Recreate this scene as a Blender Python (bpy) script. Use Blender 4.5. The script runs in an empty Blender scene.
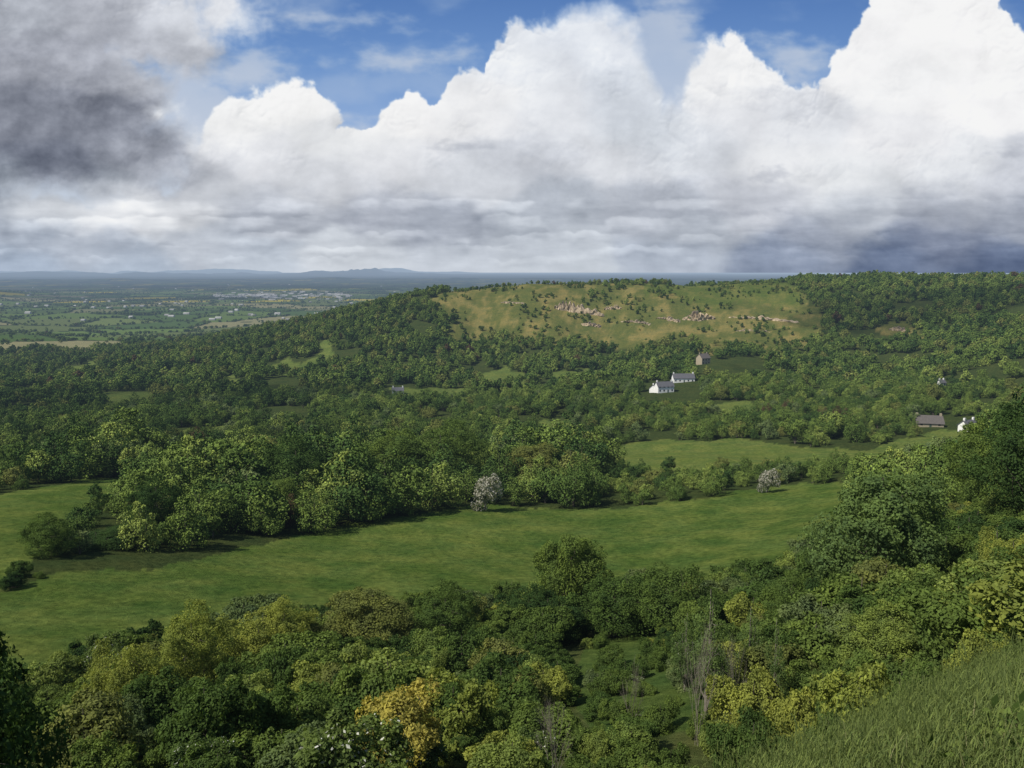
import bpy, math, random
import numpy as np
random.seed(7); R=np.random.RandomState(11)
scene=bpy.context.scene
# ------------------------------------------------------------------ camera
F=773.0; P=math.atan(114/F); cP,sP=math.cos(P),math.sin(P)
cam_d=bpy.data.cameras.new("camera"); cam=bpy.data.objects.new("camera",cam_d)
scene.collection.objects.link(cam); scene.camera=cam
cam_d.sensor_width=36; cam_d.lens=F*36/1024; cam_d.clip_start=0.1; cam_d.clip_end=200000
cam.location=(0,0,0); cam.rotation_euler=(math.pi/2-P,0,0)
def ray(px,py):
    xc=(px-512)/F; yc=-(py-384)/F
    return xc, cP+yc*sP, -sP+yc*cP
def project(x,y,z):
    f=y*cP-z*sP; u=y*sP+z*cP
    f=np.where(f<1e-3,1e-3,f)
    return 512+F*x/f, 384-F*u/f
# ------------------------------------------------------------------ noise
_perm=np.random.RandomState(3).permutation(4096)
_ga=np.random.RandomState(4).rand(4096)*2*np.pi
_rv=np.random.RandomState(5).rand(4096,3)
def _h(ix,iy,s): return _perm[(_perm[(ix+s*131)&4095]+iy)&4095]
def pn(x,y,s=0):
    x=np.asarray(x,float);y=np.asarray(y,float)
    ix=np.floor(x).astype(int);iy=np.floor(y).astype(int);fx=x-ix;fy=y-iy
    u=fx*fx*fx*(fx*(fx*6-15)+10);v=fy*fy*fy*(fy*(fy*6-15)+10)
    def g(i,j,dx,dy):
        a=_ga[_h(i,j,s)];return np.cos(a)*dx+np.sin(a)*dy
    a=g(ix,iy,fx,fy);b=g(ix+1,iy,fx-1,fy);c=g(ix,iy+1,fx,fy-1);d=g(ix+1,iy+1,fx-1,fy-1)
    return ((a*(1-u)+b*u)*(1-v)+(c*(1-u)+d*u)*v)*1.5
def fbm(x,y,s=0,o=5,g=0.5):
    t=0;a=1;n=0
    for k in range(o):
        t=t+a*pn(x*2**k,y*2**k,s+k);n+=a;a*=g
    return t/n
def worley(x,y,s=0):
    ix=np.floor(x).astype(int);iy=np.floor(y).astype(int)
    best=np.full(x.shape,9.0);idv=np.zeros(x.shape,int);sec=np.full(x.shape,9.0)
    for i in(-1,0,1):
        for j in(-1,0,1):
            h=_h(ix+i,iy+j,s);rv=_rv[h]
            d=np.hypot(ix+i+rv[...,0]-x,iy+j+rv[...,1]-y)
            m=d<best; sec=np.where(m,best,np.minimum(sec,d)); best=np.where(m,d,best); idv=np.where(m,h,idv)
    return best,idv,sec
def sworley(x,y,s=0,k=7.0):
    ix=np.floor(x).astype(int);iy=np.floor(y).astype(int);t=0
    for i in(-1,0,1):
        for j in(-1,0,1):
            rv=_rv[_h(ix+i,iy+j,s)];d=np.hypot(ix+i+rv[...,0]-x,iy+j+rv[...,1]-y);t=t+np.exp(-k*d)
    return -np.log(t+1e-9)/k
def sstep(a,b,x):
    t=np.clip((x-a)/(b-a),0,1);return t*t*(3-2*t)
def lin(c):
    c=np.asarray(c,float)/255.0
    return np.where(c<=0.04045,c/12.92,((c+0.055)/1.055)**2.4)
def inpoly(px,py,poly):
    r=np.zeros(px.shape,bool);n=len(poly);j=n-1
    for i in range(n):
        xi,yi=poly[i];xj,yj=poly[j]
        if yi!=yj:
            c=((yi>py)!=(yj>py))&(px<(xj-xi)*(py-yi)/(yj-yi)+xi);r^=c
        j=i
    return r
# ------------------------------------------------------------------ terrain
ctrl=[]
def cp(px,py,d):
    x,y,z=ray(px,py);h=math.hypot(x,y);ctrl.append((math.atan2(x,y),math.log(d),z/h*d))
def ca(az,r,z): ctrl.append((math.radians(az),math.log(r),z))
for az in(-80,-40,0,40,80): ca(az,1,-1.7)
ca(0,2.5,-2.6);ca(0,5,-4.4);ca(0,10,-8.8);ca(0,20,-16);ca(-20,10,-8.8);ca(-20,20,-16);ca(-38,5,-4.2);ca(-38,10,-8.4);ca(-38,20,-15.5)
ca(-75,10,-5);ca(-75,30,-16);ca(-75,100,-44)
ca(19,4,-3.25);ca(19,8,-6.2);ca(19,12,-9.1);ca(19,20,-15.1);ca(19,30,-20.8);ca(10,12,-9.9);ca(11,5,-4.2);ca(14,20,-15.5)
ca(28,4,-2.85);ca(28,8,-5.1);ca(28,14,-8.4);ca(28,22,-13.7);ca(28,35,-19.4)
ca(34,4,-2.65);ca(34,10,-5.4);ca(34,18,-8.8);ca(34,32,-15.3);ca(75,10,-3.5);ca(75,40,-12);ca(75,150,-28)
for a in [(500,768,33),(200,768,33),(500,700,52),(200,700,55),(740,700,42),(500,640,75),(250,640,78),(700,620,80),
 (450,600,100),(50,640,85),(300,560,130),(640,565,130),(550,530,165),(450,500,200),(800,490,210),(700,500,200),(50,500,190),(-150,520,180),
 (250,515,175),(890,600,64),(1000,560,75),(1010,500,115),(960,470,190),(900,520,140),(1080,440,220),(1100,400,400),
 (700,455,310),(900,447,335),(960,445,320),(620,462,290),(500,435,400),(350,445,380),(200,440,420),(60,440,450),(-150,450,450),
 (100,400,720),(250,395,650),(400,395,620),(500,405,560),(670,391,600),(720,364,720),(600,385,650),(800,375,700),(900,410,480),(960,428,420),
 (1000,385,600),(1000,345,800),(1010,305,1000),(1020,290,1100),(1150,280,1100),
 (140,374,950),(210,358,1020),(280,343,1060),(340,328,1060),(400,309,1070),(450,300,1080),(540,290.5,1100),(640,288,1130),(740,289,1150),(800,288,1150),(900,284,1180),
 (480,335,960),(600,342,930),(700,335,930),(640,312,1020),(560,312,1020),(780,330,950),(780,300,1080),(900,330,950),(370,350,900),(300,365,850),
 (30,360,1400),(-150,352,1500),(30,335,2200),(150,338,2100),(100,312,3800),(-200,318,3500),(250,315,3500)]: cp(*a)
ca(-12,1500,-80);ca(0,1500,-60);ca(12,1500,-50);ca(28,1500,-25);ca(40,1500,-20)
for az in(-30,-15): ca(az,2600,-185)
for az in(0,15): ca(az,2600,-150)
ca(32,2600,-110)
for az in(-75,-45,-30,-15,0,15,30,45,75): ca(az,5500,-200);ca(az,12000,-200);ca(az,25000,-195);ca(az,50000,-190)
ca(-75,500,-80);ca(-75,1500,-130);ca(75,600,-35);ca(75,1500,-30)
C=np.array(ctrl);CX=C[:,0]*2.2;CY=C[:,1]
def _k(d2): return 0.5*d2*np.log(d2+1e-9)
N=len(C);A=np.zeros((N+3,N+3));d2=(CX[:,None]-CX)**2+(CY[:,None]-CY)**2
A[:N,:N]=_k(d2)+np.eye(N)*0.0005;A[:N,N]=1;A[:N,N+1]=CX;A[:N,N+2]=CY;A[N,:N]=1;A[N+1,:N]=CX;A[N+2,:N]=CY
W=np.linalg.solve(A,np.r_[C[:,2],0,0,0])
def height(x,y):
    x=np.asarray(x,float);y=np.asarray(y,float);sh=x.shape;x=x.ravel();y=y.ravel();out=np.empty(x.shape)
    for i in range(0,len(x),60000):
        xx=x[i:i+60000];yy=y[i:i+60000];r=np.maximum(np.hypot(xx,yy),1.0);az=np.arctan2(xx,yy)
        azc=np.clip(az,-1.35,1.35);a=azc*2.2;b=np.log(r)
        z=_k((a[:,None]-CX)**2+(b[:,None]-CY)**2)@W[:N]+W[N]+W[N+1]*a+W[N+2]*b
        z=np.where(r<1.5,-1.7,z)
        back=sstep(1.35,2.2,np.abs(az));z=z*(1-back)-1.7*back
        amp=np.clip(r*0.006,0.06,3.5)*(1-0.85*sstep(1500,3000,r))
        z=z+amp*fbm(xx/np.where(r<60,7,45),yy/np.where(r<60,7,45),9,3)
        z=z+sstep(150,300,r)*(1-sstep(1500,2500,r))*3.0*fbm(xx/120,yy/120,19,3)
        deg=np.degrees(az)
        far=np.exp(-((r-32000)/3000)**2)
        mal=np.exp(-((deg+11.5)/1.9)**2)*190*(1+0.5*pn(deg*2.3,deg*0,21))+np.exp(-((deg+10.0)/.5)**2)*120+np.exp(-((deg+14)/.9)**2)*60
        lf=.1+.9*sstep(2,-12,deg)
        z=z+far*(mal+lf*(90+220*fbm(deg/4,r/9000,23,5)))
        z=z+np.exp(-((r-45000)/3500)**2)*lf*(150+560*(fbm(deg/6,r*0,25,5)))
        z=z+np.exp(-((r-16000)/1500)**2)*(25+90*np.clip(fbm(deg/5,r*0,27,4),0,1))*sstep(-50,-25,-deg)*1.0
        z=z+np.exp(-((r-7000)/1200)**2)*np.exp(-((deg+37)/5)**2)*95
        out[i:i+60000]=z
    return out.reshape(sh)
def h1(x,y): return float(height(np.array([x]),np.array([y]))[0])
def hit(px,py,rmin=8):
    x,y,z=ray(px,py);h=math.hypot(x,y);rr=np.exp(np.linspace(math.log(rmin),math.log(30000),1500))
    t=height(x/h*rr,y/h*rr);below=np.where(rr*z/h<t)[0]
    i=below[0] if len(below) else 0
    return (x/h*rr[i],y/h*rr[i],float(t[i]),rr[i])
MEADOW=[(-400,600),(-10,597),(60,572),(150,569),(250,547),(350,524),(400,517),(480,504),(540,509),(620,509),(680,501),(740,491),(800,483),(850,484),(850,540),(790,580),(600,600),(480,605),(380,610),(300,622),(200,640),(120,655),(40,690),(-400,800)]
MEADOW2=[(-400,496),(0,494),(60,484),(112,475),(128,480),(105,505),(75,520),(45,540),(25,570),(-10,598),(-400,625)]
FIELD=[(598,448),(650,441),(740,439),(800,447),(865,451),(895,440),(940,430),(972,432),(975,466),(930,474),(860,472),(760,473),(640,475),(603,472)]
FSM=[[(100,392),(155,390),(152,412),(104,415)],[(388,388),(470,388),(480,397),(395,402)],[(478,373),(522,371),(530,384),(482,387)],[(255,372),(300,360),(330,352),(335,358),(290,378)],[(318,343),(330,340),(332,356),(320,358)],[(715,404),(750,402),(760,416),(718,420)],[(170,430),(235,424),(240,436),(180,443)],[(780,392),(820,389),(830,396),(788,401)],[(490,425),(570,420),(575,428),(500,434)],[(40,372),(90,366),(95,374),(45,380)],[(200,384),(245,380),(250,388),(205,392)],[(545,372),(590,370),(592,378),(548,380)]]
HILL=[(415,302),(470,284),(560,274),(680,274),(760,274),(802,290),(822,318),(810,345),(760,355),(700,348),(640,350),(560,344),(500,338),(446,340),(455,320)]
HILLG=[(640,270),(800,270),(800,306),(720,304),(650,296)]
HILL2=[(868,324),(900,322),(925,330),(920,338),(880,336)]
SLOPE=[(720,900),(765,785),(810,756),(900,714),(1020,662),(1200,605),(2500,500),(2500,5000),(500,5000)]
GAP=[(585,640),(690,632),(720,690),(700,730),(600,740),(570,700)]
def regions(x,y,z):
    px,py=project(x,y,z);r=np.hypot(x,y)
    q=np.maximum(r*.03,1)
    jx=px+(6+16*(r>800))*fbm(x/q,y/q,31,5);jy=py+(4+9*(r>800))*fbm(x/q,y/q,35,5)
    m={}
    m['meadow']=(inpoly(jx,jy,MEADOW)|inpoly(jx,jy,MEADOW2))&(r>60)&(r<260)
    m['field']=inpoly(jx,jy,FIELD)&(r>230)&(r<450)
    s=np.zeros(x.shape,bool)
    for q in FSM: s|=inpoly(jx,jy,q)
    m['small']=s&(r>330)&(r<1400)
    m['hill']=inpoly(jx,jy,HILL)&(r>800)&(r<1350)
    m['hillg']=inpoly(jx,jy,HILLG)&(r>800)&(r<1350)
    m['hill2']=inpoly(jx,jy,HILL2)&(r>700)&(r<1350)
    m['slope']=(inpoly(jx+10*fbm(x/1.5,y/1.5,37,3),jy+14*fbm(x/1.5,y/1.5,38,3),SLOPE)|(r<7))&(r<24)
    m['gap']=inpoly(jx,jy,GAP)&(r<90)
    return m,px,py,r
# ------------------------------------------------------------------ material helpers
def newmat(n):
    m=bpy.data.materials.new(n);m.use_nodes=True;nt=m.node_tree;nt.nodes.clear()
    try: m.cycles.emission_sampling='NONE'
    except Exception as e: print(e)
    return m,nt
def nd(nt,t,**k):
    n=nt.nodes.new(t)
    for a,b in k.items(): setattr(n,a,b)
    return n
def mth(nt,op,a,b=None):
    n=nd(nt,'ShaderNodeMath',operation=op)
    for i,v in enumerate((a,b)):
        if v is None: continue
        if isinstance(v,(int,float)): n.inputs[i].default_value=v
        else: nt.links.new(v,n.inputs[i])
    return n.outputs[0]
def mixc(nt,f,a,b,bt='MIX'):
    n=nd(nt,'ShaderNodeMix',data_type='RGBA',blend_type=bt)
    for i,v in((0,f),(6,a),(7,b)):
        if isinstance(v,(int,float)): n.inputs[i].default_value=v
        elif isinstance(v,(tuple,list)): n.inputs[i].default_value=tuple(v)+(1,)*(4-len(v))
        else: nt.links.new(v,n.inputs[i])
    return n.outputs[2]
def noise(nt,vec,scale,det=4,rough=.55):
    n=nd(nt,'ShaderNodeTexNoise');n.inputs['Scale'].default_value=scale;n.inputs['Detail'].default_value=det;n.inputs['Roughness'].default_value=rough
    nt.links.new(vec,n.inputs['Vector']);return n.outputs['Fac']
def ramp(nt,f,a,b,c=0.0,d=1.0):
    n=nd(nt,'ShaderNodeMapRange');nt.links.new(f,n.inputs[0]);n.inputs[1].default_value=a;n.inputs[2].default_value=b;n.inputs[3].default_value=c;n.inputs[4].default_value=d;return n.outputs[0]
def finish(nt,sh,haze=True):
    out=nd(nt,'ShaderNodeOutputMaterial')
    if haze: # aerial haze painted into the material: glow mixed in by distance from origin
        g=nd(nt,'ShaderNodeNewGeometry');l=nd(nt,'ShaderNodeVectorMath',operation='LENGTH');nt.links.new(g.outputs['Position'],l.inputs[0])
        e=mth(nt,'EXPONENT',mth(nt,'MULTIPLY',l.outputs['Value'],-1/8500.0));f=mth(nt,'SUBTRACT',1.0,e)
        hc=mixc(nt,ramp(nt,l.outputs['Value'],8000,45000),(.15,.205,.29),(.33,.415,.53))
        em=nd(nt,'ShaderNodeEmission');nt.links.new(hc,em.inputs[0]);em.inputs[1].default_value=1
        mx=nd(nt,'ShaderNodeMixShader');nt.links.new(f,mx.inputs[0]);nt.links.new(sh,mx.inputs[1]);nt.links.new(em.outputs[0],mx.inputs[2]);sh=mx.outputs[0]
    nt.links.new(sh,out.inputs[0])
def leafmat(name,a,b,trans=.3,c=None,k=1.6):
    m,nt=newmat(name);oi=nd(nt,'ShaderNodeObjectInfo');at=nd(nt,'ShaderNodeAttribute',attribute_name='lv')
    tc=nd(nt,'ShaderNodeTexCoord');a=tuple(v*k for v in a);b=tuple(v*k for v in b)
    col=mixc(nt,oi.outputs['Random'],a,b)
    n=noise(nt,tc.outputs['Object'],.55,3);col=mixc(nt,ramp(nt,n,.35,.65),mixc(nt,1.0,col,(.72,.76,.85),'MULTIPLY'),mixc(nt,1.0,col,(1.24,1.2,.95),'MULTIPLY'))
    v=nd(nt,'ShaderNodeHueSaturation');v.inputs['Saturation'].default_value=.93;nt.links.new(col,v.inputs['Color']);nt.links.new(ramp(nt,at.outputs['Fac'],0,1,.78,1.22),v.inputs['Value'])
    col=v.outputs[0]
    if c is not None:
        g=mth(nt,'GREATER_THAN',at.outputs['Fac'],c[1]);col=mixc(nt,g,col,c[0])
    d=nd(nt,'ShaderNodeBsdfDiffuse');nt.links.new(col,d.inputs[0]);sh=d.outputs[0]
    if trans>0:
        t=nd(nt,'ShaderNodeBsdfTranslucent');nt.links.new(mixc(nt,1.0,col,(1.2,1.25,.6),'MULTIPLY'),t.inputs[0])
        mx=nd(nt,'ShaderNodeMixShader');mx.inputs[0].default_value=trans;nt.links.new(d.outputs[0],mx.inputs[1]);nt.links.new(t.outputs[0],mx.inputs[2]);sh=mx.outputs[0]
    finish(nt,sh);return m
def plain(name,col,var=.3,scale=3,rough=.9,haze=True):
    m,nt=newmat(name);tc=nd(nt,'ShaderNodeTexCoord');n=noise(nt,tc.outputs['Object'],scale,5)
    c=mixc(nt,ramp(nt,n,.3,.7),tuple(x*(1-var) for x in col),tuple(x*(1+var) for x in col))
    b=nd(nt,'ShaderNodeBsdfPrincipled');nt.links.new(c,b.inputs['Base Color']);b.inputs['Roughness'].default_value=rough
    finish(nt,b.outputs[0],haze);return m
SP={'green':((.038,.066,.014),(.078,.112,.02)),'dark':((.022,.044,.012),(.036,.064,.015)),'light':((.088,.125,.024),(.125,.155,.03)),'olive':((.075,.09,.021),(.108,.118,.029)),'grey':((.065,.092,.032),(.085,.112,.038)),'red':((.05,.035,.018),(.07,.05,.025)),'ygreen':((.12,.145,.023),(.155,.17,.028)),'ash':((.06,.095,.026),(.075,.112,.03))}
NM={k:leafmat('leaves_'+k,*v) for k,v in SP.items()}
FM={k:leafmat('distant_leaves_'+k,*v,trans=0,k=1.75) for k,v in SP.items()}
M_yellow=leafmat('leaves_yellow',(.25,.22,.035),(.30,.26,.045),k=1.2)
M_blos=leafmat('leaves_blossom',(.05,.08,.02),(.075,.105,.025),c=((.6,.6,.52),.965))
M_white=leafmat('blossom_white',(.08,.11,.04),(.10,.13,.05),c=((.45,.43,.36),.4),k=1)
M_bark=plain('bark',(.09,.075,.055),.4,4)
M_twig=plain('twigs',(.17,.15,.115),.3,4)
# ------------------------------------------------------------------ mesh helpers
def mesh_from(name,V,Fc,mats,mi=None,lv=None,smooth=False):
    me=bpy.data.meshes.new(name);V=np.asarray(V,np.float32);Fc=np.asarray(Fc,np.int32);k=Fc.shape[1]
    me.vertices.add(len(V));me.vertices.foreach_set('co',V.ravel());me.loops.add(Fc.size);me.loops.foreach_set('vertex_index',Fc.ravel())
    me.polygons.add(len(Fc));me.polygons.foreach_set('loop_start',np.arange(0,Fc.size,k,dtype=np.int32))
    for m in mats: me.materials.append(m)
    if mi is not None: me.polygons.foreach_set('material_index',np.asarray(mi,np.int32))
    if lv is not None:
        a=me.attributes.new('lv','FLOAT','FACE');a.data.foreach_set('value',np.asarray(lv,np.float32))
    me.update(calc_edges=True)
    me.polygons.foreach_set('use_smooth',np.full(len(Fc),smooth,bool))
    return me
def tubes(segs,n=5):
    V=[];Fc=[]
    for p0,p1,r0,r1 in segs:
        p0=np.array(p0,float);p1=np.array(p1,float);d=p1-p0;L=np.linalg.norm(d)+1e-9;d/=L
        a=np.cross(d,[.3,.9,.1]);a/=np.linalg.norm(a)+1e-9;b=np.cross(d,a);s=len(V)
        for p,r in((p0,r0),(p1,r1)):
            for i in range(n):
                t=2*math.pi*i/n;V.append(p+r*(math.cos(t)*a+math.sin(t)*b))
        for i in range(n): Fc.append((s+i,s+(i+1)%n,s+n+(i+1)%n,s+n+i))
    return np.array(V).reshape(-1,3),np.array(Fc,int).reshape(-1,4)
def nrm(a): return a/(np.linalg.norm(a,axis=-1,keepdims=True)+1e-9)
def tree_mesh(name,H,Wd,nl,nleaf,ls,seed,mat,base=.18,rnd=.8,sparse=1.0,bark=None,lobe=(.3,.5)):
    rs=np.random.RandomState(seed);ch=H*(1-base);cz=H*base+ch*.48;rad=np.array([Wd/2,Wd/2,ch/2])
    d=nrm(rs.normal(size=(nl,3)))
    rr=rs.uniform(.35,.85,nl)[:,None];L=d*rr*rad*[1,1,.95];L[:,2]+=cz
    LR=rs.uniform(lobe[0],lobe[1],nl)*Wd/2*(1.1-.3*(L[:,2]-cz)/(ch/2))
    L=np.vstack([L,[[0,0,cz]]]);LR=np.r_[LR,Wd*.27];n1=len(L)
    for kk,fr in((nl*4,(.25,.5)),(nl*10,(.3,.55))):
        src=rs.randint(0,len(L),kk);dd=nrm(rs.normal(size=(kk,3))+[0,0,.25])
        L2=L[src]+dd*LR[src][:,None]*rs.uniform(.8,1.15,(kk,1));LR2=LR[src]*rs.uniform(fr[0],fr[1],kk);L=np.vstack([L,L2]);LR=np.r_[LR,LR2]
    w=LR**1.8;w/=w.sum();n0=int(nleaf*1.9);li=rs.choice(len(L),n0,p=w)
    dr=nrm(rs.normal(size=(n0,3)));q=.5+.62*rs.uniform(0,1,n0)**.6
    p=L[li]+dr*(LR[li]*q)[:,None]*np.array([1,1,.8])
    dist=np.full(n0,9.)
    for j in range(n1): dist=np.minimum(dist,np.linalg.norm(p-L[j],axis=1)/LR[j])
    keep=(dist>.68)|(rs.rand(n0)<.15)
    keep&=p[:,2]>H*base*.4
    hn=fbm(p[:,0]/Wd*7+p[:,2]*.35,p[:,1]/Wd*7-p[:,2]*.3,seed%50,3);keep&=(hn>-.28*sparse)|(rs.rand(n0)<.25)
    p=p[keep];dr=dr[keep]
    if len(p)>nleaf: p=p[:nleaf];dr=dr[:nleaf]
    n=len(p);out=nrm((p-[0,0,cz])/rad)
    nm=nrm(dr*.7+out*.35+rs.normal(size=(n,3))*rnd*.75+[0,0,.25])
    t=nrm(np.cross(nm,rs.normal(size=(n,3))));b=np.cross(nm,t);s=(ls*rs.uniform(.5,1.35,n))[:,None]
    V=np.stack([p-t*s*.6,p+b*s*.34-nm*s*.1,p+t*s*.6,p-b*s*.34+nm*s*.06],1).reshape(-1,3)
    Fc=np.arange(n*4).reshape(-1,4);lv=rs.rand(n)
    segs=[];th=H*(base+.25);tr=H*.015+.03
    segs.append(((0,0,-.6),(rs.normal()*.1,rs.normal()*.1,th*.5),tr*1.3,tr));segs.append((segs[0][1],(rs.normal()*.2,rs.normal()*.2,th),tr,tr*.75));segs.append((segs[1][1],(0,0,H*.85),tr*.75,tr*.15))
    for j in range(nl):
        a=np.array([0,0,H*(base*.7)+rs.rand()*th*.6]);mid=(a+L[j])/2+[0,0,-.08*H*rs.rand()]
        segs.append((a,mid,tr*.5,tr*.32));segs.append((mid,L[j],tr*.32,tr*.12))
        for q2 in range(2):
            segs.append((L[j],L[j]+nrm(rs.normal(size=3)+[0,0,.5])*LR[j]*.9,tr*.12,tr*.03))
    tv,tf=tubes(segs)
    return mesh_from(name,np.vstack([V,tv]),np.vstack([Fc,tf+len(V)]),[mat,bark or M_bark],np.r_[np.zeros(n),np.ones(len(tf))],np.r_[lv,np.full(len(tf),.5)])
def remat(me,name,mat):
    m=me.copy();m.name=name;m.materials[0]=mat;return m
def coll(name,meshes):
    c=bpy.data.collections.new(name)
    for i,me in enumerate(meshes):
        o=bpy.data.objects.new("%s_variant_%s"%(name,chr(97+i)),me);c.objects.link(o)
    return c
def scatter(name,pts,rot,scl,idx,collection):
    me=bpy.data.meshes.new(name);n=len(pts);me.vertices.add(n);me.vertices.foreach_set('co',np.asarray(pts,np.float32).ravel())
    a=me.attributes.new('rot','FLOAT_VECTOR','POINT');a.data.foreach_set('vector',np.asarray(rot,np.float32).ravel())
    a=me.attributes.new('scl','FLOAT_VECTOR','POINT');a.data.foreach_set('vector',np.asarray(scl,np.float32).ravel())
    a=me.attributes.new('pick','INT','POINT');a.data.foreach_set('value',np.asarray(idx,np.int32))
    o=bpy.data.objects.new(name,me);scene.collection.objects.link(o)
    g=bpy.data.node_groups.new(name+'_scatter','GeometryNodeTree')
    g.interface.new_socket('Geometry',in_out='INPUT',socket_type='NodeSocketGeometry');g.interface.new_socket('Geometry',in_out='OUTPUT',socket_type='NodeSocketGeometry')
    gi=g.nodes.new('NodeGroupInput');go=g.nodes.new('NodeGroupOutput');ci=g.nodes.new('GeometryNodeCollectionInfo');ci.inputs['Collection'].default_value=collection
    ci.inputs['Separate Children'].default_value=True;ci.inputs['Reset Children'].default_value=True
    ip=g.nodes.new('GeometryNodeInstanceOnPoints');ip.inputs['Pick Instance'].default_value=True
    def na(nm,t):
        k=g.nodes.new('GeometryNodeInputNamedAttribute');k.data_type=t;k.inputs['Name'].default_value=nm;return k.outputs['Attribute']
    g.links.new(gi.outputs[0],ip.inputs['Points']);g.links.new(ci.outputs[0],ip.inputs['Instance'])
    g.links.new(na('pick','INT'),ip.inputs['Instance Index'])
    er=g.nodes.new('FunctionNodeEulerToRotation');g.links.new(na('rot','FLOAT_VECTOR'),er.inputs[0]);g.links.new(er.outputs[0],ip.inputs['Rotation'])
    g.links.new(na('scl','FLOAT_VECTOR'),ip.inputs['Scale']);g.links.new(ip.outputs[0],go.inputs[0])
    md=o.modifiers.new('scatter','NODES');md.node_group=g;return o
# ------------------------------------------------------------------ ground sheet
azs=np.radians(np.r_[np.arange(-180,-50,3.0),np.arange(-50,50,.15),np.arange(50,180,3.0)])
rs_=np.exp(np.linspace(math.log(1.0),math.log(58000),820))
AZ,RR=np.meshgrid(azs,rs_,indexing='ij');X=RR*np.sin(AZ);Y=RR*np.cos(AZ);Z=height(X,Y)
na_,nr=AZ.shape
idx=np.arange(na_*nr).reshape(na_,nr);nx=np.roll(idx,-1,0)
Fq=np.stack([idx[:,:-1],nx[:,:-1],nx[:,1:],idx[:,1:]],-1).reshape(-1,4)
V=np.stack([X,Y,Z],-1).reshape(-1,3)
me=mesh_from('ground',V,Fq,[],smooth=True)
reg,PX,PY,RD=regions(X,Y,Z)
def C3(c): return np.array(c)
col=np.tile(C3((.045,.062,.02)),(na_,nr,1)).astype(float)
gn=fbm(X/30,Y/30,41,4)
def setc(mask,c,c2=None,t=None):
    c=C3(c)
    if c2 is not None: c=c*(1-t[...,None])+C3(c2)*t[...,None];col[mask]=c[mask]
    else: col[mask]=c
near=RD<110
setc(near,(.055,.085,.022),(.085,.10,.034),np.clip(.5+gn*1.5,0,1))
setc(reg['gap'],(.07,.11,.028))
gs=fbm(X/14,Y/14,43,6,.65)
setc(reg['meadow'],(.062,.105,.022),(.112,.15,.036),np.clip(.5+gs*2.0,0,1))
setc(reg['field'],(.095,.135,.032),(.125,.155,.042),np.clip(.5+gs*1.8,0,1))
setc(reg['small'],(.095,.13,.032),(.12,.155,.042),np.clip(.5+gn,0,1))
hn=fbm(X/30,Y/50,47,6,.6);hs=sstep(-.08,.22,hn)
setc(reg['hill']|reg['hill2'],(.095,.11,.032),(.195,.17,.06),hs)
setc(reg['hill']&reg['hillg'],(.085,.115,.028),(.13,.14,.04),hs)
setc(reg['slope'],(.085,.12,.028),(.11,.135,.04),np.clip(.5+fbm(X/2,Y/2,48,4)*1.5,0,1))
fd,fi,fs=worley(X/260+.2*fbm(X/500,Y/500,51,2),Y/330,52)
pal=np.array([(.065,.11,.03),(.10,.15,.04),(.052,.088,.026),(.13,.17,.055),(.11,.14,.05),(.15,.16,.08),(.065,.11,.034),(.11,.165,.044),(.22,.21,.11),(.36,.31,.04),(.07,.105,.034),(.09,.14,.04)])
pf=pal[fi%12];edge=(fs-fd)<.06
wn=fbm(X/900,Y/900,55,4)
pf=np.where((edge|(wn>.24))[...,None],C3((.026,.04,.017)),pf)
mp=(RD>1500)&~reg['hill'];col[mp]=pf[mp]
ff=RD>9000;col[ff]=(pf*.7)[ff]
ca_=me.color_attributes.new('gcol','FLOAT_COLOR','POINT')
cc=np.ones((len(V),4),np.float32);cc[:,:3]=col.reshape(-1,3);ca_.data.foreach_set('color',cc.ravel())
mg,nt=newmat('ground_grass_and_fields');at=nd(nt,'ShaderNodeAttribute',attribute_name='gcol');tc=nd(nt,'ShaderNodeTexCoord')
n1=noise(nt,tc.outputs['Object'],.75,8,.75);n2=noise(nt,tc.outputs['Object'],.12,6,.7);n3=noise(nt,tc.outputs['Object'],9,3,.6)
c=mixc(nt,ramp(nt,n1,.33,.67),mixc(nt,1.0,at.outputs['Color'],(.5,.55,.52),'MULTIPLY'),mixc(nt,1.0,at.outputs['Color'],(1.4,1.34,1.3),'MULTIPLY'))
c=mixc(nt,ramp(nt,n2,.38,.62),mixc(nt,1.0,c,(.78,.86,.88),'MULTIPLY'),mixc(nt,1.0,c,(1.15,1.05,1.0),'MULTIPLY'))
b=nd(nt,'ShaderNodeBsdfDiffuse');nt.links.new(c,b.inputs[0])
bp=nd(nt,'ShaderNodeBump');bp.inputs['Strength'].default_value=.9;bp.inputs['Distance'].default_value=.6
hh=mth(nt,'ADD',n1,mth(nt,'MULTIPLY',n3,.15));nt.links.new(hh,bp.inputs['Height']);nt.links.new(bp.outputs[0],b.inputs['Normal'])
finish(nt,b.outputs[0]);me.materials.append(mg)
ground=bpy.data.objects.new('ground',me);scene.collection.objects.link(ground)
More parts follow.
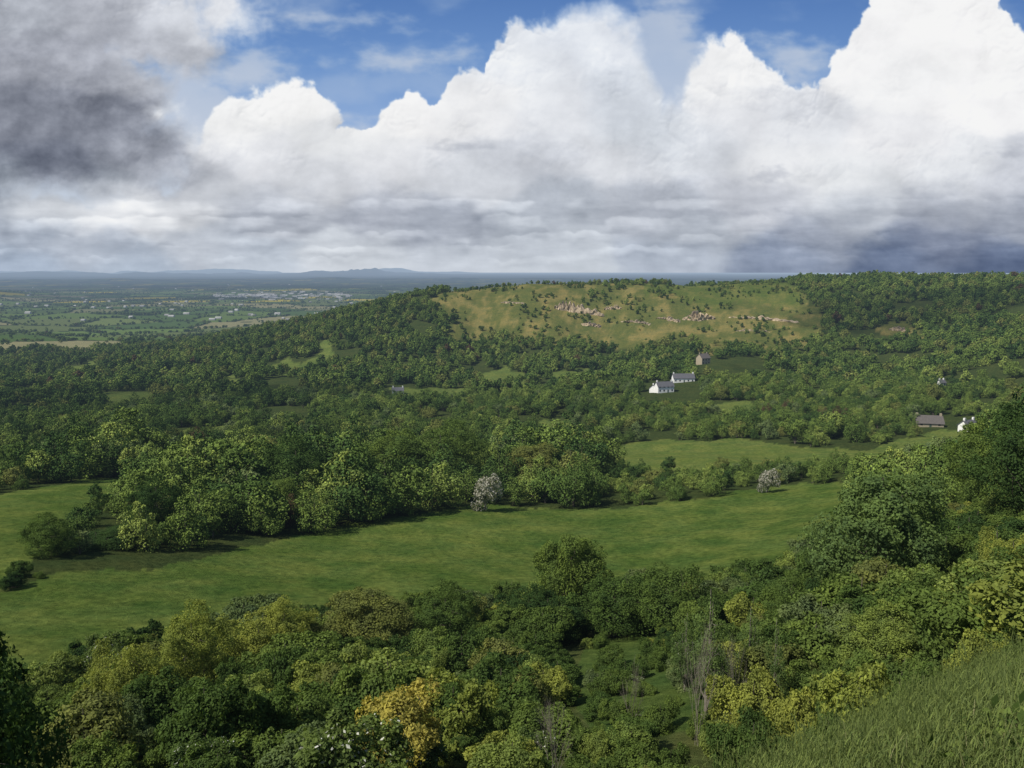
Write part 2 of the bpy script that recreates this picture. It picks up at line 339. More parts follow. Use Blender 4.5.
# ------------------------------------------------------------------ sky dome with clouds
def axis(a,b,st,lo,hi):
    L=[a];s=st
    while L[-1]>lo: s*=1.03;L.append(L[-1]-s)
    L=L[::-1];L=L+list(np.arange(a+st,b,st));s=st
    while L[-1]<hi: s*=1.03;L.append(L[-1]+s)
    return np.array(L)
U1=axis(-60,1084,.9,-1500,2500);V1=axis(-12,285,.9,-700,300)
U,Vv=np.meshgrid(U1,V1)
def blobF(U,V,L):
    f=np.full(U.shape,-999.)
    for cu,cv,ru,rv in L:
        f=np.maximum(f,(1-np.sqrt(((U-cu)/ru)**2+((V-cv)/rv)**2))*min(ru,rv))
    return f
wu=U+20*fbm(U/70,Vv/70,61,5,.55);wv=Vv+16*fbm(U/60,Vv/60,67,5,.55)
def puffs(u,v,cells,s,kk=9):
    H=0
    for k,cz in enumerate(cells):
        d=sworley(u/cz,v/cz,s+k*7,kk);H=H+cz*np.sqrt(np.clip(1-(np.clip(d,0,2)*1.1)**2,0.02,1))
    return H
u2=wu+6*fbm(U/20,Vv/20,71,4);v2=wv+6*fbm(U/20,Vv/20,77,4)
PF=puffs(u2,v2,[62,33,18,10,6],80)
PFn=PF/129.;PFn=PFn-PFn.mean()
top=np.array([(-1600,150),(-300,185),(0,194),(60,194),(120,194),(172,188),(192,150),(205,130),(222,106),(250,92),(285,86),(320,94),(345,110),(375,100),(400,92),(440,102),(454,78),(468,74),(482,80),(490,50),(510,26),(550,12),(610,8),(635,25),(648,70),(660,108),(680,104),(692,68),(712,46),(738,40),(762,62),(785,80),(812,86),(826,64),(845,46),(857,14),(875,-12),(985,-25),(1004,10),(1024,38),(1060,20),(1150,-60),(2600,-300)],float)
F1=wv-np.interp(wu,top[:,0],top[:,1])+PFn*95+5*fbm(U/10,Vv/10,83,4,.6)
soft=2+26*np.exp(-((U-615)/65)**2)*np.exp(-((Vv-50)/75)**2)+10*np.exp(-((U-668)/30)**2)+8*np.exp(-((U-60)/140)**2)
a1=sstep(-soft,soft+2.5,F1)
F2=blobF(wu,wv,[(30,105,140,92),(-120,80,270,130),(80,18,165,42),(-150,-20,420,75),(118,155,95,44),(222,8,32,24),(165,45,60,35)])+PFn*44+7*fbm(U/14,Vv/14,84,5,.6)
a2=sstep(-12,18,F2)
F3=blobF(wu,wv,[(238,72,56,22),(180,78,44,18),(665,70,46,80),(230,175,200,70),(60,190,240,50),(185,130,70,65),(790,58,46,18),(300,20,70,9),(410,60,60,12)])+18*fbm(U/30,Vv/14,85,5)
a3=.7*sstep(-10,18,F3)
CPT=[(20,15,165,170,180),(100,12,176,180,190),(200,12,210,214,222),(235,10,228,231,237),(30,60,155,159,170),(100,62,155,159,170),(150,60,182,186,195),(30,110,132,137,150),(100,125,127,132,145),(60,165,114,120,135),(140,150,146,151,163),(172,175,168,173,184),(-200,60,120,125,138),(-200,150,85,90,105),
(50,207,212,216,222),(110,211,232,234,238),(160,215,216,219,224),(20,236,166,175,189),(100,248,180,188,201),(200,248,184,191,202),(10,190,150,158,170),(100,188,158,165,176),
(230,122,241,242,243),(285,103,248,248,248),(340,135,230,232,235),(250,160,224,226,231),(205,190,198,202,209),(320,180,208,211,217),(270,212,176,182,193),(380,215,170,176,188),(400,115,245,245,246),(400,165,224,226,231),(470,110,237,238,241),(470,180,204,208,215),(440,226,162,169,182),
(520,60,228,232,239),(580,40,224,229,238),(560,110,225,228,234),(520,160,203,207,215),(560,205,178,185,196),(540,236,186,193,203),(620,100,207,213,222),(620,160,213,216,222),(660,205,175,181,192),(650,140,206,212,220),(724,72,242,243,245),(740,120,227,229,234),(700,150,208,212,219),(780,165,233,235,239),(800,120,222,225,231),
(860,60,243,243,245),(900,80,244,245,247),(950,40,250,250,251),(980,100,246,246,248),(900,140,234,235,239),(840,180,224,227,231),(950,170,223,226,231),(1010,180,202,206,215),(760,205,194,198,207),(850,213,180,186,196),(950,213,170,176,188),(1020,220,152,159,173),(700,228,174,181,192),(820,238,152,160,176),(950,242,122,132,154),(1010,264,94,108,136),(900,264,104,118,145),(780,264,136,148,170),(680,264,178,187,201),(560,264,198,205,214),(450,262,198,205,215),(350,256,204,210,218),(250,260,190,199,211),(120,264,174,187,204),(20,264,170,184,203),(-300,250,155,165,182),(1400,250,110,120,145),(1300,100,235,236,240),(1400,-100,200,205,215),(-400,-100,170,175,185),(600,-300,225,228,235)]
num=np.zeros(U.shape+(3,));den=np.zeros(U.shape)
cu=U+26*fbm(U/50,Vv/34,91,5);cv=Vv+13*fbm(U/50,Vv/24,95,5)
for (a,b_,r_,g_,bl) in CPT:
    d=((cu-a)/33)**2+((cv-b_)/17)**2;w=np.exp(-d*.9)+1e-4/(1+d*d*.05)
    num+=w[...,None]*np.array([r_,g_,bl],float);den+=w
cc_=num/den[...,None]
gy,gx=np.gradient(PF,V1,U1)
sh=np.tanh((gx*.5+gy*.85)*.5)
low=sstep(178,212,Vv)
dk=sstep(140,235,cc_[...,0])
rim=np.exp(-np.clip(F1,0,400)/32.)*(1-low)
zone=.3+.9*sstep(-.12,.2,fbm(U/90,Vv/65,103,3))
cc_=cc_+(sh*(7+10*rim)*zone*(.25+.75*dk)*(1-low))[...,None]*np.array([1,.96,.86])+(PFn*55*(1-low)*dk*zone)[...,None]
cc_=cc_+((fbm(U/55,Vv/38,99,6,.6)*36*(1.6-dk))*(1-.5*low))[...,None]
# low banks of cumulus seen side-on, smaller towards the horizon
lw=10*fbm(U/26,Vv/12,104,5)
lf_=0
for k,(y0,thk,cell,amp) in enumerate(((204,15,30,1.0),(222,13,24,.9),(238,10,18,.75),(251,8,14,.6),(262,6,10,.45))):
    tl=y0+7*fbm(U/90+k*7,Vv*0,120+k,4)-5*np.sqrt(np.clip(1-(sworley(U/cell,Vv*0+k*3.3,130+k,9)*1.2)**2,.02,1))
    t_=(Vv+lw*.45-tl)/thk
    band=sstep(-.18,.05,t_)*(1-sstep(.0,1.3,t_));dens=sstep(-.1,.18,fbm(U/75+k*13,Vv/60,140+k,4))
    base=sstep(.45,1.1,t_)*(1-sstep(1.1,2.0,t_))
    lf_=lf_+amp*dens*(band*26-base*17)
st=fbm(U/80,Vv/17,98,6,.6)
left=.5+.5*sstep(820,600,U)
cc_=cc_+((lf_*left+st*28)*sstep(186,204,Vv)*(.4+.6*sstep(276,250,Vv)))[...,None]*np.array([1,.98,.93])
F4=blobF(U,Vv,[(462,146,30,7),(775,175,24,10),(1012,152,22,6),(352,222,60,5),(720,212,70,6)])+9*fbm(U/16,Vv/8,101,4)
a4=.35*sstep(-2,9,F4);cc_=cc_*(1-a4[...,None])+np.array([146,152,166.])*a4[...,None]
cc_=np.clip(cc_,60,252)
cc_=np.where(cc_>225,225+27*np.tanh((cc_-225)/27*.95),cc_)
vv=Vv.clip(-600,280)
skyc=np.stack([np.interp(vv,[-600,0,60,130,200,280],[50,88,108,145,180,190]),np.interp(vv,[-600,0,60,130,200,280],[90,126,146,174,200,206]),np.interp(vv,[-600,0,60,130,200,280],[150,184,200,216,222,220])],-1)
hz=(.25*sstep(.0,.5,fbm(U/120,Vv/60,106,5)+.1))[...,None];skyc=skyc*(1-hz)+np.array([205,212,224.])*hz
fin=skyc*(1-a3[...,None])+np.array([200,207,219.])*a3[...,None]
fin=fin*(1-a1[...,None])+cc_*a1[...,None]
fin=fin*(1-a2[...,None])+cc_*a2[...,None]
flin=lin(fin)
xc=(U-512)/F;yc=-(Vv-384)/F;D=np.stack([xc,cP+yc*sP,-sP+yc*cP],-1);D=nrm(D)*60000
nv,nu=U.shape;ii=np.arange(nv*nu).reshape(nv,nu)
Fs=np.stack([ii[:-1,:-1],ii[:-1,1:],ii[1:,1:],ii[1:,:-1]],-1).reshape(-1,4)
ms=mesh_from('sky',D.reshape(-1,3),Fs,[],smooth=True)
a=ms.color_attributes.new('skycol','FLOAT_COLOR','POINT');q=np.ones((nv*nu,4),np.float32);q[:,:3]=flin.reshape(-1,3);a.data.foreach_set('color',q.ravel())
m,nt=newmat('sky_with_clouds');at=nd(nt,'ShaderNodeAttribute',attribute_name='skycol');em=nd(nt,'ShaderNodeEmission');nt.links.new(at.outputs['Color'],em.inputs[0]);finish(nt,em.outputs[0],False);ms.materials.append(m)
sky=bpy.data.objects.new('sky',ms);scene.collection.objects.link(sky)
# ------------------------------------------------------------------ light
el=math.radians(50);A_=math.radians(-118)
w=bpy.data.worlds.new("World");scene.world=w;w.use_nodes=True;wn_=w.node_tree
bg=wn_.nodes['Background'];st_=wn_.nodes.new('ShaderNodeTexSky');st_.sky_type='NISHITA';st_.sun_disc=False;st_.sun_elevation=el;st_.sun_rotation=A_
wn_.links.new(st_.outputs[0],bg.inputs[0]);bg.inputs[1].default_value=.11
sd=bpy.data.lights.new('sun','SUN');sd.energy=5.0;sd.angle=math.radians(.53);sd.color=(1,.95,.85)
sun=bpy.data.objects.new('sun',sd);scene.collection.objects.link(sun)
from mathutils import Vector
sv=Vector((math.sin(A_)*math.cos(el),math.cos(A_)*math.cos(el),math.sin(el)))
sun.rotation_euler=sv.to_track_quat('Z','Y').to_euler();sun.location=(0,0,300)
# unseen clouds added towards the sun to cast partial shadow patches on the land
mc,nt=newmat('thin_shadow_cloud');d=nd(nt,'ShaderNodeBsdfDiffuse');d.inputs[0].default_value=(.8,.8,.8,1);t=nd(nt,'ShaderNodeBsdfTransparent');mx=nd(nt,'ShaderNodeMixShader');mx.inputs[0].default_value=.26
nt.links.new(t.outputs[0],mx.inputs[1]);nt.links.new(d.outputs[0],mx.inputs[2]);finish(nt,mx.outputs[0],False)
def unseen_shadow_cloud(gx,gy,rx,ry,alt,seed):
    rs=np.random.RandomState(seed);gz=h1(gx,gy);k=(alt-gz)/sv.z;c=np.array([gx+sv.x*k,gy+sv.y*k,alt])
    na2,nb=96,26;th=np.linspace(0,2*np.pi,na2,endpoint=False);ph=np.linspace(0,np.pi,nb);T,PH_=np.meshgrid(th,ph)
    dx,dy,dz=np.cos(T)*np.sin(PH_),np.sin(T)*np.sin(PH_),np.cos(PH_)
    rr=1+.75*fbm(dx*1.6+seed*3.1+dz*.7,dy*1.6+dz*.9,140+seed,5,.6)
    V=np.stack([dx*rx*rr,dy*ry*rr,np.maximum(dz,-.25)*min(rx,ry)*.35*rr],-1).reshape(-1,3)+c
    i2=np.arange(na2*nb).reshape(nb,na2);n2=np.roll(i2,-1,1);Fc=np.stack([i2[:-1],n2[:-1],n2[1:],i2[1:]],-1).reshape(-1,4)
    me=mesh_from('unseen_shadow_cloud',V,Fc,[mc],smooth=True);o=bpy.data.objects.new('unseen_shadow_cloud',me);scene.collection.objects.link(o)
unseen_shadow_cloud(-330,600,200,90,1100,1);unseen_shadow_cloud(-130,345,90,35,1100,2);unseen_shadow_cloud(480,900,150,80,1100,3);unseen_shadow_cloud(-2700,5600,1100,500,3200,4);unseen_shadow_cloud(-3300,9500,1600,900,5200,6);unseen_shadow_cloud(-45,34,26,14,700,7)
# ------------------------------------------------------------------ tree prototypes
mid=[tree_mesh('broadleaf_mid%d'%i,11,9.5+(i%3),8,4800,.4,100+i,FM['green'],base=.02) for i in range(5)]
midc=mid+[remat(mid[0],'m5',FM['dark']),remat(mid[2],'m6',FM['dark']),remat(mid[1],'m7',FM['light']),remat(mid[3],'m8',FM['light']),remat(mid[4],'m9',FM['olive']),remat(mid[0],'m10',FM['grey']),remat(mid[2],'m11',FM['red'])]
C_mid=coll('broadleaf_tree',midc)
far=[tree_mesh('broadleaf_far%d'%i,10,9.5,6,1000,.9,200+i,FM['green'],base=.02) for i in range(4)]
C_far=coll('distant_tree',far+[remat(far[0],'f4',FM['dark']),remat(far[1],'f5',FM['dark']),remat(far[2],'f6',FM['light']),remat(far[3],'f7',FM['olive']),remat(far[1],'f8',FM['red'])])
G=NM['green']
sc=[tree_mesh('scrub%d'%i,4.2,4.8,8,15000,.14,300+i,G,base=.0,sparse=.9,lobe=(.22,.42)) for i in range(4)]
C_scr=coll('scrub_bush',sc+[remat(sc[0],'s4',NM['olive']),remat(sc[1],'s5',NM['ygreen']),remat(sc[2],'s6',NM['dark']),remat(sc[3],'s7',M_blos),remat(sc[1],'s8',NM['grey']),remat(sc[0],'s9',NM['light'])])
# ------------------------------------------------------------------ individual trees
heroes=[]
def hero(name,me,px,r,top,wpx,W0=9.5,H0=11.,hmax=20,cl=.42):
    x,y,zt=ray(px,top);h=math.hypot(x,y);x,y,zt=x/h*r,y/h*r,zt/h*r;z=h1(x,y);hh=min(max(zt-z,1.2),hmax)
    dep=y*cP-zt*sP;wm=wpx/F*dep
    o=bpy.data.objects.new(name,me);scene.collection.objects.link(o);o.location=(x,y,z-.15);o.rotation_euler=(0,0,random.uniform(0,6.28));o.scale=(wm/W0,wm/W0,hh/H0)
    heroes.append((x,y,wm*cl));return o
big=[tree_mesh('bigtree%d'%i,11,9.5,12,40000,.18,400+i,G,base=.06) for i in range(3)]
big_l=remat(big[0],'bt_l',NM['light']);big_g=remat(big[1],'bt_g',NM['ash']);big_y=remat(big[2],'bt_y',NM['ygreen']);big_o=remat(big[1],'bt_o',NM['olive']);big_d=remat(big[2],'bt_d',NM['dark'])
yel=tree_mesh('yelbush',5,5,14,12000,.14,500,M_yellow,base=.02,lobe=(.16,.3),sparse=.6)
ygb=remat(yel,'ygb',NM['ygreen'])
bl=tree_mesh('hawthorn',6,5,8,6000,.24,510,M_white,base=.02)
thin=tree_mesh('birch',9,4.2,9,4600,.13,520,NM['ash'],base=.1,bark=M_twig,lobe=(.25,.4))
hero('ash_tree',big_g,885,64,452,155);hero('oak_tree',big[1],575,84,520,78);hero('oak_tree',big_d,548,76,590,80);hero('oak_tree',big[0],615,76,573,85)
hero('sycamore_tree',big_y,190,58,608,80);hero('sycamore_tree',big_y,262,64,602,78);hero('field_maple_tree',big_o,372,68,582,105);hero('hawthorn_tree',big[2],445,72,588,80)
hero('hawthorn_tree',big[0],668,74,562,85);hero('oak_tree',big[0],1005,105,422,95);hero('oak_tree',big_d,1055,90,400,120);hero('sycamore_tree',big_y,1015,55,528,65)
hero('hawthorn_tree',big_d,955,52,585,80);hero('sycamore_tree',big[2],808,58,568,75);hero('oak_tree',big_d,842,54,585,75);hero('sycamore_tree',big_l,890,42,606,90)
hero('yellow_oak_bush',yel,400,30,674,125,5,5);hero('field_maple_bush',ygb,862,27,648,110,5,5);hero('field_maple_bush',ygb,800,31,672,70,5,5)
hero('field_maple_bush',ygb,985,28,616,70,5,5);hero('hawthorn_bush',sc[2],925,24,655,80,4.8,4.2);hero('hawthorn_bush',sc[1],755,30,705,75,4.8,4.2);hero('hawthorn_bush',sc[0],830,24,700,60,4.8,4.2)
hero('flowering_hawthorn',bl,485,186,466,28,5,6);hero('flowering_hawthorn',bl,769,208,462,18,5,6)
hero('silver_birch',thin,712,40,562,52,4.2,9,cl=.8);hero('silver_birch',thin,752,44,588,38,4.2,9);hero('silver_birch',thin,688,46,596,30,4.2,9);hero('silver_birch',thin,778,38,596,30,4.2,9)
hero('oak_tree',big_d,155,148,478,62);hero('hawthorn_tree',big[2],48,128,515,50);hero('hawthorn_tree',big_d,95,134,532,70);hero('oak_tree',big[1],205,160,490,65);hero('sycamore_tree',big[0],262,172,478,80);hero('hawthorn_tree',big[1],130,140,530,60)
hero('sycamore_tree',big_y,120,50,640,75);hero('oak_tree',big_d,-95,17,560,270)
hero('oak_tree',big[2],440,222,418,95);hero('oak_tree',big[0],395,218,432,80);hero('oak_tree',big_d,295,195,440,80);hero('sycamore_tree',big_o,530,225,440,75)
HX=np.array(heroes)
def clear(x,y,f=1.0):
    k=np.ones(x.shape,bool)
    for a in HX: k&=np.hypot(x-a[0],y-a[1])>a[2]*f
    return k
# ------------------------------------------------------------------ scatter woods
def jgrid(x0,x1,y0,y1,s):
    gx,gy=np.meshgrid(np.arange(x0,x1,s),np.arange(y0,y1,s));gx=gx+R.uniform(-.45,.45,gx.shape)*s;gy=gy+R.uniform(-.45,.45,gy.shape)*s;return gx.ravel(),gy.ravel()
def emit(name,x,y,z,hgt,wid,base,coll_,p,idx=None):
    n=len(x);rot=np.zeros((n,3));rot[:,2]=R.rand(n)*6.28;rot[:,:2]=R.normal(size=(n,2))*.05
    s=hgt/base;scl=np.stack([s*wid,s*wid,s],-1)
    if idx is None: idx=R.choice(len(p),n,p=np.array(p)/sum(p))
    return scatter(name,np.stack([x,y,z-.3],-1),rot,scl,idx,coll_)
EXH=[(638,384),(702,380),(708,408),(640,408)]
EX2=[(690,355),(716,355),(716,376),(694,376)];EX3=[(916,415),(944,417),(976,421),(980,436),(914,434)];EX4=[(384,385),(412,385),(412,402),(384,402)];EX5=[(932,380),(952,380),(952,394),(930,394)]
EXS=(EXH,EX2,EX3,EX4,EX5)
def openm(m): return m['meadow']|m['field']|m['small']
FV=.74
x,y=jgrid(-480,480,60,620,6.9);z=height(x,y);m,px,py,r=regions(x,y,z)
k=(r>105)&(r<620)&(np.abs(np.arctan2(x,y))<FV)&~openm(m)&~(m['hill'])
k&=~((r<250)&(py>560)&(px<840))
cl=fbm(x/60,y/60,111,4);k&=(cl<.15)|(r<260)
for e in EXS: k&=~inpoly(px,py,e)
k&=clear(x,y,1.1)
hg=R.uniform(4.5,12.5,x.shape)*(1+.5*fbm(x/40,y/40,113,3))
hg=np.where((r<300)&(px<600)&(px>60)&(py<530),hg*1.3,hg)
hg=np.where((r<300)&(px>=600)&(px<860),R.uniform(4,7,x.shape),hg)
hg=np.where((py>430)&(px>860)&(r>200),R.uniform(4,7,x.shape),hg)
hg=np.where((py>404)&(py<430)&(px>590)&(r>350),R.uniform(5,8.5,x.shape),hg)
hg=np.where((r<250)&(px<130)&(py>485),R.uniform(4,7,x.shape),hg)
x,y,z,hg=x[k],y[k],z[k],hg[k]
sp_n=fbm(x/55,y/55,161,3)
pa=np.array([3,3,3,3,3,3,3,1.2,1.2,2,1.5,.05]);pb=np.array([3,3,3,3,3,.8,.8,3.5,3.5,2.6,2,.1])
idx_=np.where(sp_n>.0,R.choice(12,len(x),p=pb/pb.sum()),R.choice(12,len(x),p=pa/pa.sum()))
emit('woodland_trees',x,y,z,hg,R.uniform(.8,1.2,len(x)),11,C_mid,None,idx_);print('mid',len(x))
x,y=jgrid(-1200,1200,400,1600,8.6);z=height(x,y);m,px,py,r=regions(x,y,z)
hill=m['hill']|m['hill2']
k=(r>620)&(r<1600)&(np.abs(np.arctan2(x,y))<FV)&~m['small']
cl=fbm(x/80,y/80,121,4);k&=(cl<.17)
bn=fbm(x/45,y/45,125,4)
sp=R.rand(len(x))<np.where(bn>.09,.8,np.where(bn>0,.25,.06))
k&=(~hill)|sp
k&=~((r>1150)&(px<440))|(R.rand(len(x))<.5)
for e in EXS: k&=~inpoly(px,py,e)
hg=R.uniform(5.5,12.5,x.shape)*(1+.45*fbm(x/50,y/50,127,3));hg=np.where(hill,R.uniform(2,7,x.shape),hg)
hg=np.where(hill&(r>1080)&(px>590)&(px<670),R.uniform(6,10,x.shape),hg)
x,y,z,hg=x[k],y[k],z[k],hg[k]
sp_n=fbm(x/80,y/80,163,3)
pa=np.array([3,3,3,3,4,3.5,1,1.5,.1]);pb=np.array([3,3,3,3,1,.8,4,3,.15])
idx_=np.where(sp_n>.0,R.choice(9,len(x),p=pb/pb.sum()),R.choice(9,len(x),p=pa/pa.sum()))
emit('hillside_woodland',x,y,z,hg,R.uniform(.85,1.2,len(x)),10,C_far,None,idx_);print('far',len(x))
n=130000;aa=R.uniform(-FV,.05,n);rr=np.sqrt(R.uniform(1500**2,9000**2,n));rr=np.where(R.rand(n)<.5,rr,R.uniform(1500,6000,n));x=rr*np.sin(aa);y=rr*np.cos(aa)
fd,fi,fs=worley(x/260+.2*fbm(x/500,y/500,51,2),y/330,52);wn=fbm(x/900,y/900,55,4)
k=((fs-fd)<.03)|((wn>.24)&(R.rand(n)<.8))|(R.rand(n)<.01)
x,y=x[k],y[k];z=height(x,y)
emit('plain_hedgerow_trees',x,y,z,R.uniform(4.5,10,len(x)),R.uniform(1,1.6,len(x)),10,C_far,[3,3,3,3,3,2,1.5,1.5,.1]);print('plain',len(x))
x,y=jgrid(-95,95,12,125,2.6);z=height(x,y);m,px,py,r=regions(x,y,z)
k=(r>16)&(r<120)&(np.abs(np.arctan2(x,y))<.8)&~m['meadow']&~m['slope']&((py>575)|(px>800))
k&=~((r<19)&(px<780))
k&=~(m['gap']&(R.rand(len(x))<np.where(py>680,.3,.55)));k&=clear(x,y,.7);k&=fbm(x/9,y/9,131,3)<.26
k&=~(py>1000)
hg=R.uniform(1.2,4.8,x.shape)*(1+.6*fbm(x/10,y/10,133,3));hg=np.where(r<32,hg*.6,hg);hg=np.where(m['gap'],np.minimum(hg*.8,2.3),hg);hg=np.where(r<19,np.minimum(hg,.9),hg)
hg=np.where((px>560)&(px<740)&(r<48),np.minimum(hg,2.1),hg)
x,y,z,hg,px,r=x[k],y[k],z[k],hg[k],px[k],r[k]
p0=np.array([3,3,3,3,2,2.4,1.2,1.2,1.5,3.4]);p1=np.array([3,3,3,3,1,.6,2.6,.8,1,2]);i0=R.choice(10,len(x),p=p0/p0.sum());i1=R.choice(10,len(x),p=p1/p1.sum())
emit('scrub_thicket',x,y,z,hg,R.uniform(.8,1.25,len(x)),4.2,C_scr,None,np.where((px>800)&(r>45),i1,i0));print('scrub',len(x))
# grass tufts
def tuft(name,nb,h,spread,seed,mat,wd=.0024):
    rs=np.random.RandomState(seed);V=[];Fc=[];lv=[]
    for i in range(nb):
        a=rs.rand()*6.28;p=np.array([rs.normal()*spread,rs.normal()*spread,-.02]);d=np.array([math.cos(a),math.sin(a),0]);s=np.array([-d[1],d[0],0])*wd*rs.uniform(.7,1.6)
        hh=h*rs.uniform(.3,1.2);b=rs.uniform(.1,1.0)*hh
        q=[p,p+d*b*.3+[0,0,hh*.6],p+d*b+[0,0,hh]];n0=len(V)
        V+=[q[0]-s,q[0]+s,q[1]+s*.8,q[1]-s*.8,q[2]+s*.2,q[2]-s*.2];Fc+=[(n0,n0+1,n0+2,n0+3),(n0+3,n0+2,n0+4,n0+5)];lv+=[rs.rand()]*2
    return mesh_from(name,V,Fc,[mat],lv=lv)
def weed(name,nl,h,seed,mat):
    rs=np.random.RandomState(seed);n=nl;p=np.stack([rs.normal(size=n)*.12,rs.normal(size=n)*.12,rs.rand(n)*h],-1);nm=nrm(rs.normal(size=(n,3))*.6+[0,0,.9]);t=nrm(np.cross(nm,rs.normal(size=(n,3))));b=np.cross(nm,t);s=rs.uniform(.015,.04,(n,1))
    V=np.stack([p-t*s,p+b*s*.6,p+t*s,p-b*s*.6],1).reshape(-1,3);return mesh_from(name,V,np.arange(4*n).reshape(-1,4),[mat],lv=rs.rand(n))
M_grass=leafmat('grass_blades',(.088,.12,.032),(.11,.138,.04),k=1.4);M_gdry=leafmat('grass_dry',(.14,.14,.06),(.18,.165,.08))
C_gr=coll('grass_tuft',[tuft('t0',150,.07,.2,1,M_grass),tuft('t1',120,.09,.2,2,M_grass),tuft('t2',14,.17,.18,3,M_gdry,.0015),tuft('t3',150,.05,.24,4,M_grass),weed('t4',90,.12,5,NM['green']),weed('t5',60,.08,6,NM['light'])])
n=100000;aa=R.uniform(.1,.72,n);rr=R.uniform(5,22,n);x=rr*np.sin(aa);y=rr*np.cos(aa);z=height(x,y);m,px,py,r=regions(x,y,z)
k=(m['slope'])&(px>600)&(px<1100)&(py<830)
x,y,z=x[k],y[k],z[k];n=len(x);rot=np.zeros((n,3));rot[:,2]=R.rand(n)*6.28;cs=1+.9*fbm(x/1.1,y/1.1,151,3);s=(R.uniform(.6,1.3,n)*cs)[:,None]*np.ones((1,3))*(1+.02*rr[k][:,None])
wd=fbm(x/.8,y/.8,153,3)>.18;ig=R.choice(4,n,p=[.35,.25,.1,.30]);ig=np.where(wd&(R.rand(n)<.45),R.choice([4,5],n),ig)
scatter('grass',np.stack([x,y,z],-1),rot,s,ig,C_gr);print('grass',n)
# ------------------------------------------------------------------ bare shrub
def twiggy(name,H,seed,mat):
    rs=np.random.RandomState(seed);segs=[]
    def br(p,d,L,r,lev):
        q=p+d*L;segs.append((p,q,r,r*.65))
        if lev==0: return
        for i in range(3): br(q if i else p+d*L*.6,nrm(d+rs.normal(size=3)*.36+[0,0,.2]),L*rs.uniform(.6,.85),r*.6,lev-1)
    for i in range(4): br(np.array([rs.normal()*.2,rs.normal()*.2,-.1]),nrm(np.array([rs.normal()*.22,rs.normal()*.22,1])),H*.3,.022,4)
    v,f=tubes(segs,3);return mesh_from(name,v,f,[mat])
tw=twiggy('bare_shrub_m',4.2,9,M_twig);hero('bare_elder_shrub',tw,556,29,676,50,3.2,4.2);hero('bare_elder_shrub',tw,632,40,645,30,3.2,4.2);hero('bare_elder_shrub',tw,703,36,590,44,3.2,4.2);hero('bare_elder_shrub',tw,738,38,612,36,3.2,4.2)
# ------------------------------------------------------------------ buildings
M_wall=plain('white_render',(.74,.73,.69),.06,1);M_stone=plain('cotswold_stone',(.34,.29,.2),.2,2);M_slate=plain('slate_roof',(.09,.09,.1),.2,2);M_tile=plain('stone_tile_roof',(.10,.088,.08),.2,2);M_glass=plain('window_glass',(.02,.025,.03),.1,1,.1);M_door=plain('door_paint',(.05,.08,.06),.1,1)
def quadmesh(name,V,Fc,mat,parent):
    me=bpy.data.meshes.new(name);me.from_pydata(V,[],Fc);me.materials.append(mat);me.update();o=bpy.data.objects.new(name,me);scene.collection.objects.link(o);o.parent=parent;return o
def boxv(x0,x1,y0,y1,z0,z1,V,Fc):
    s=len(V);V+=[(x0,y0,z0),(x1,y0,z0),(x1,y1,z0),(x0,y1,z0),(x0,y0,z1),(x1,y0,z1),(x1,y1,z1),(x0,y1,z1)]
    Fc+=[tuple(s+i for i in f) for f in((0,3,2,1),(4,5,6,7),(0,1,5,4),(1,2,6,5),(2,3,7,6),(3,0,4,7))]
def house(name,px,py,L,Wd,Hh,rot,mw,mr,floors=2):
    x,y,z,_=hit(px,py,150)
    e=bpy.data.objects.new(name,None);scene.collection.objects.link(e);e.location=(x,y,z);e.rotation_euler=(0,0,rot)
    l,w2=L/2,Wd/2;rz=Hh+w2*.9
    V=[(-l,-w2,-3),(l,-w2,-3),(l,w2,-3),(-l,w2,-3),(-l,-w2,Hh),(l,-w2,Hh),(l,w2,Hh),(-l,w2,Hh),(-l,0,rz-.15),(l,0,rz-.15)]
    quadmesh('walls',V,[(0,1,5,4),(2,3,7,6),(1,2,6,9,5),(3,0,4,8,7)],mw,e)
    o=.4;V=[(-l-o,-w2-o,Hh-.3),(l+o,-w2-o,Hh-.3),(l+o,0,rz+.1),(-l-o,0,rz+.1),(l+o,w2+o,Hh-.3),(-l-o,w2+o,Hh-.3)]
    V+=[(a,b_,c_-.2) for a,b_,c_ in V]
    quadmesh('roof',V,[(0,1,2,3),(3,2,4,5),(7,6,9,8),(8,9,11,10),(0,6,7,1),(1,7,8,2),(2,8,10,4),(4,10,11,5),(5,11,9,3),(3,9,6,0)],mr,e)
    V=[];Fc=[];n=max(2,int(L/3.2))
    for f in range(floors):
        for i in range(n):
            if f==0 and i==n//2: continue
            cx=-l+(i+.5)*L/n;zz=.9+f*2.7
            for s in(-1,1): boxv(cx-.55,cx+.55,s*w2-.04,s*w2+.04,zz,zz+1.25,V,Fc)
    quadmesh('windows',V,Fc,M_glass,e);V=[];Fc=[];cx=-l+(n//2+.5)*L/n;boxv(cx-.5,cx+.5,-w2-.05,-w2+.05,0,2.1,V,Fc);quadmesh('door',V,Fc,M_door,e)
    V=[];Fc=[];boxv(-l+.2,-l+1.1,-.4,.4,Hh,rz+1.1,V,Fc);boxv(l-1.1,l-.2,-.4,.4,Hh,rz+1.1,V,Fc);quadmesh('chimney',V,Fc,mw,e)
house('white_house',664,392,13,7,4.6,.25,M_wall,M_slate);house('white_house',683,382,17,7,3.6,.05,M_wall,M_slate,1);house('white_cottage',655,392,7,6,3,.9,M_wall,M_tile,1)
house('stone_house',703,364,10,8,6,.5,M_stone,M_tile);house('stone_barn',928,426,12,7,2.2,-.2,M_stone,M_tile,1);house('white_cottage',968,430,7,5,2.4,.4,M_wall,M_slate,1)
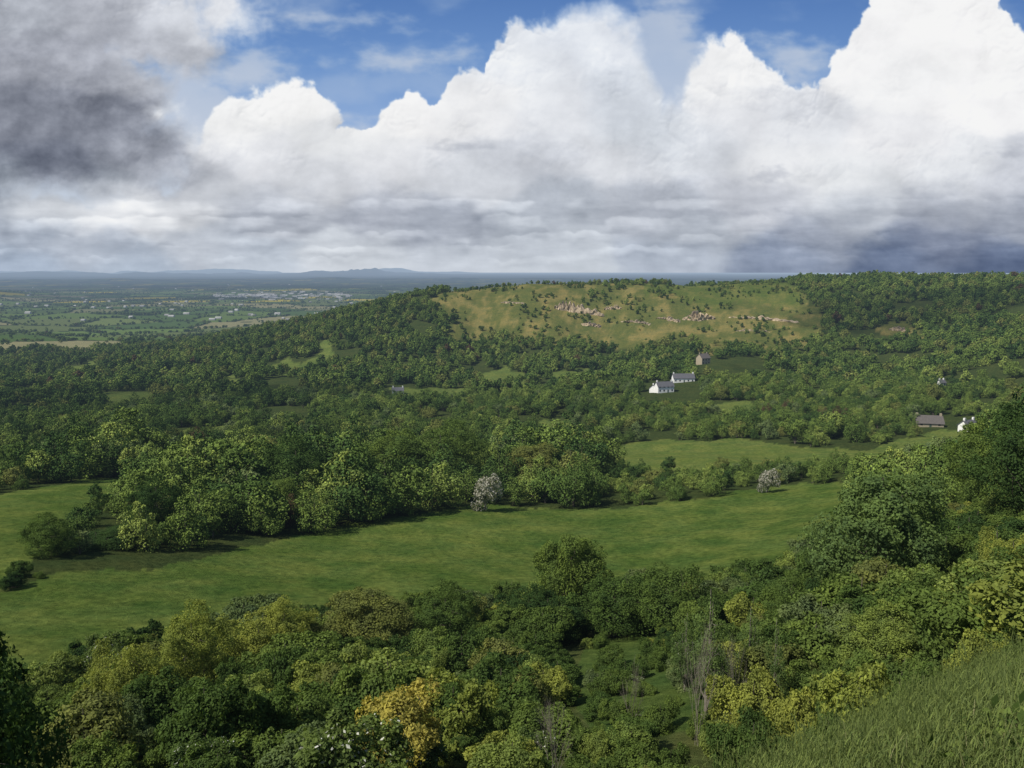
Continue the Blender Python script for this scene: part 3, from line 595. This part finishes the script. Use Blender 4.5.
house('white_cottage',398,393,9,5,2.4,.1,M_wall,M_slate,1);house('white_cottage',941,386,5,4,2.8,.3,M_wall,M_slate,1)
# town on the plain
V=[];Fc=[]
for i in range(210):
    if i<120: px,py=R.uniform(215,350),R.normal(295,1.6)
    else: px,py=R.uniform(0,420),R.uniform(284,325)
    x,y_,zr=ray(px,py);h=math.hypot(x,y_);r=-195/(zr/h)
    if r<1800 or r>22000: continue
    x,y_=x/h*r,y_/h*r;L=R.uniform(6,16)*(1.9 if i<120 else .8);Wd=R.uniform(5,10)*(1.3 if i<120 else 1);Hh=R.uniform(4,7);s=len(V)
    z=h1(x,y_)
    V+=[(x-L,y_-Wd,z),(x+L,y_-Wd,z),(x+L,y_+Wd,z),(x-L,y_+Wd,z),(x-L,y_-Wd,z+Hh),(x+L,y_-Wd,z+Hh),(x+L,y_+Wd,z+Hh),(x-L,y_+Wd,z+Hh),(x-L,y_,z+Hh*1.5),(x+L,y_,z+Hh*1.5)]
    Fc+=[tuple(s+j for j in f) for f in((0,1,5,4),(2,3,7,6),(1,2,6,9,5),(3,0,4,8,7),(4,5,9,8),(6,7,8,9))]
me=bpy.data.meshes.new('distant_town');me.from_pydata(V,[],Fc);me.materials.append(plain('town_walls',(.4,.39,.36),.6,.01));o=bpy.data.objects.new('distant_town',me);scene.collection.objects.link(o)
# ------------------------------------------------------------------ limestone cliffs
M_rock=plain('limestone',(.36,.28,.18),.5,.35)
def cliff(pts,Hc,seed):
    P=[hit(p[0],p[1],500)[:3] for p in pts];P=np.array(P);n=70;t=np.linspace(0,len(P)-1,n);B=np.stack([np.interp(t,np.arange(len(P)),P[:,i]) for i in range(3)],-1)
    T=np.gradient(B,axis=0);N_=nrm(np.stack([T[:,1],-T[:,0],0*T[:,0]],-1));V=[];rows=9
    for j in range(rows+1):
        f=j/rows
        for i in range(n):
            hh=Hc*(.45+.95*abs(pn(i*.16,seed,5)))*np.sin(np.pi*min(1,max(0,(i+.5)/n)))**.4
            off=1.5*pn(i*.35+seed,f*3,7)+2.2*pn(i*.12,f*1.5+seed,8)-f*1.2
            if j==rows: off-=6;f2=.95
            else: f2=f
            V.append(B[i]+N_[i]*off*1.0+[0,0,-2.5+f2*(hh+2.5)])
    Fc=[(j*n+i,j*n+i+1,(j+1)*n+i+1,(j+1)*n+i) for j in range(rows) for i in range(n-1)]
    me=mesh_from('limestone_cliff',V,Fc,[M_rock]);o=bpy.data.objects.new('limestone_cliff',me);scene.collection.objects.link(o)
cliff([(554,309),(566,312),(580,314),(604,318)],16,1);cliff([(682,320),(698,322),(716,320)],14,2);cliff([(604,310),(622,309)],6,3);cliff([(725,319),(760,320),(800,324)],6,4);cliff([(655,319),(680,323)],6,5);cliff([(580,325),(600,328)],6,6);cliff([(620,322),(650,326)],5,7);cliff([(500,303),(525,305)],4,8);cliff([(735,332),(770,333)],4,9);cliff([(888,331),(905,332)],5,10)
scene.view_settings.view_transform='Standard';scene.view_settings.look='None';scene.view_settings.exposure=0
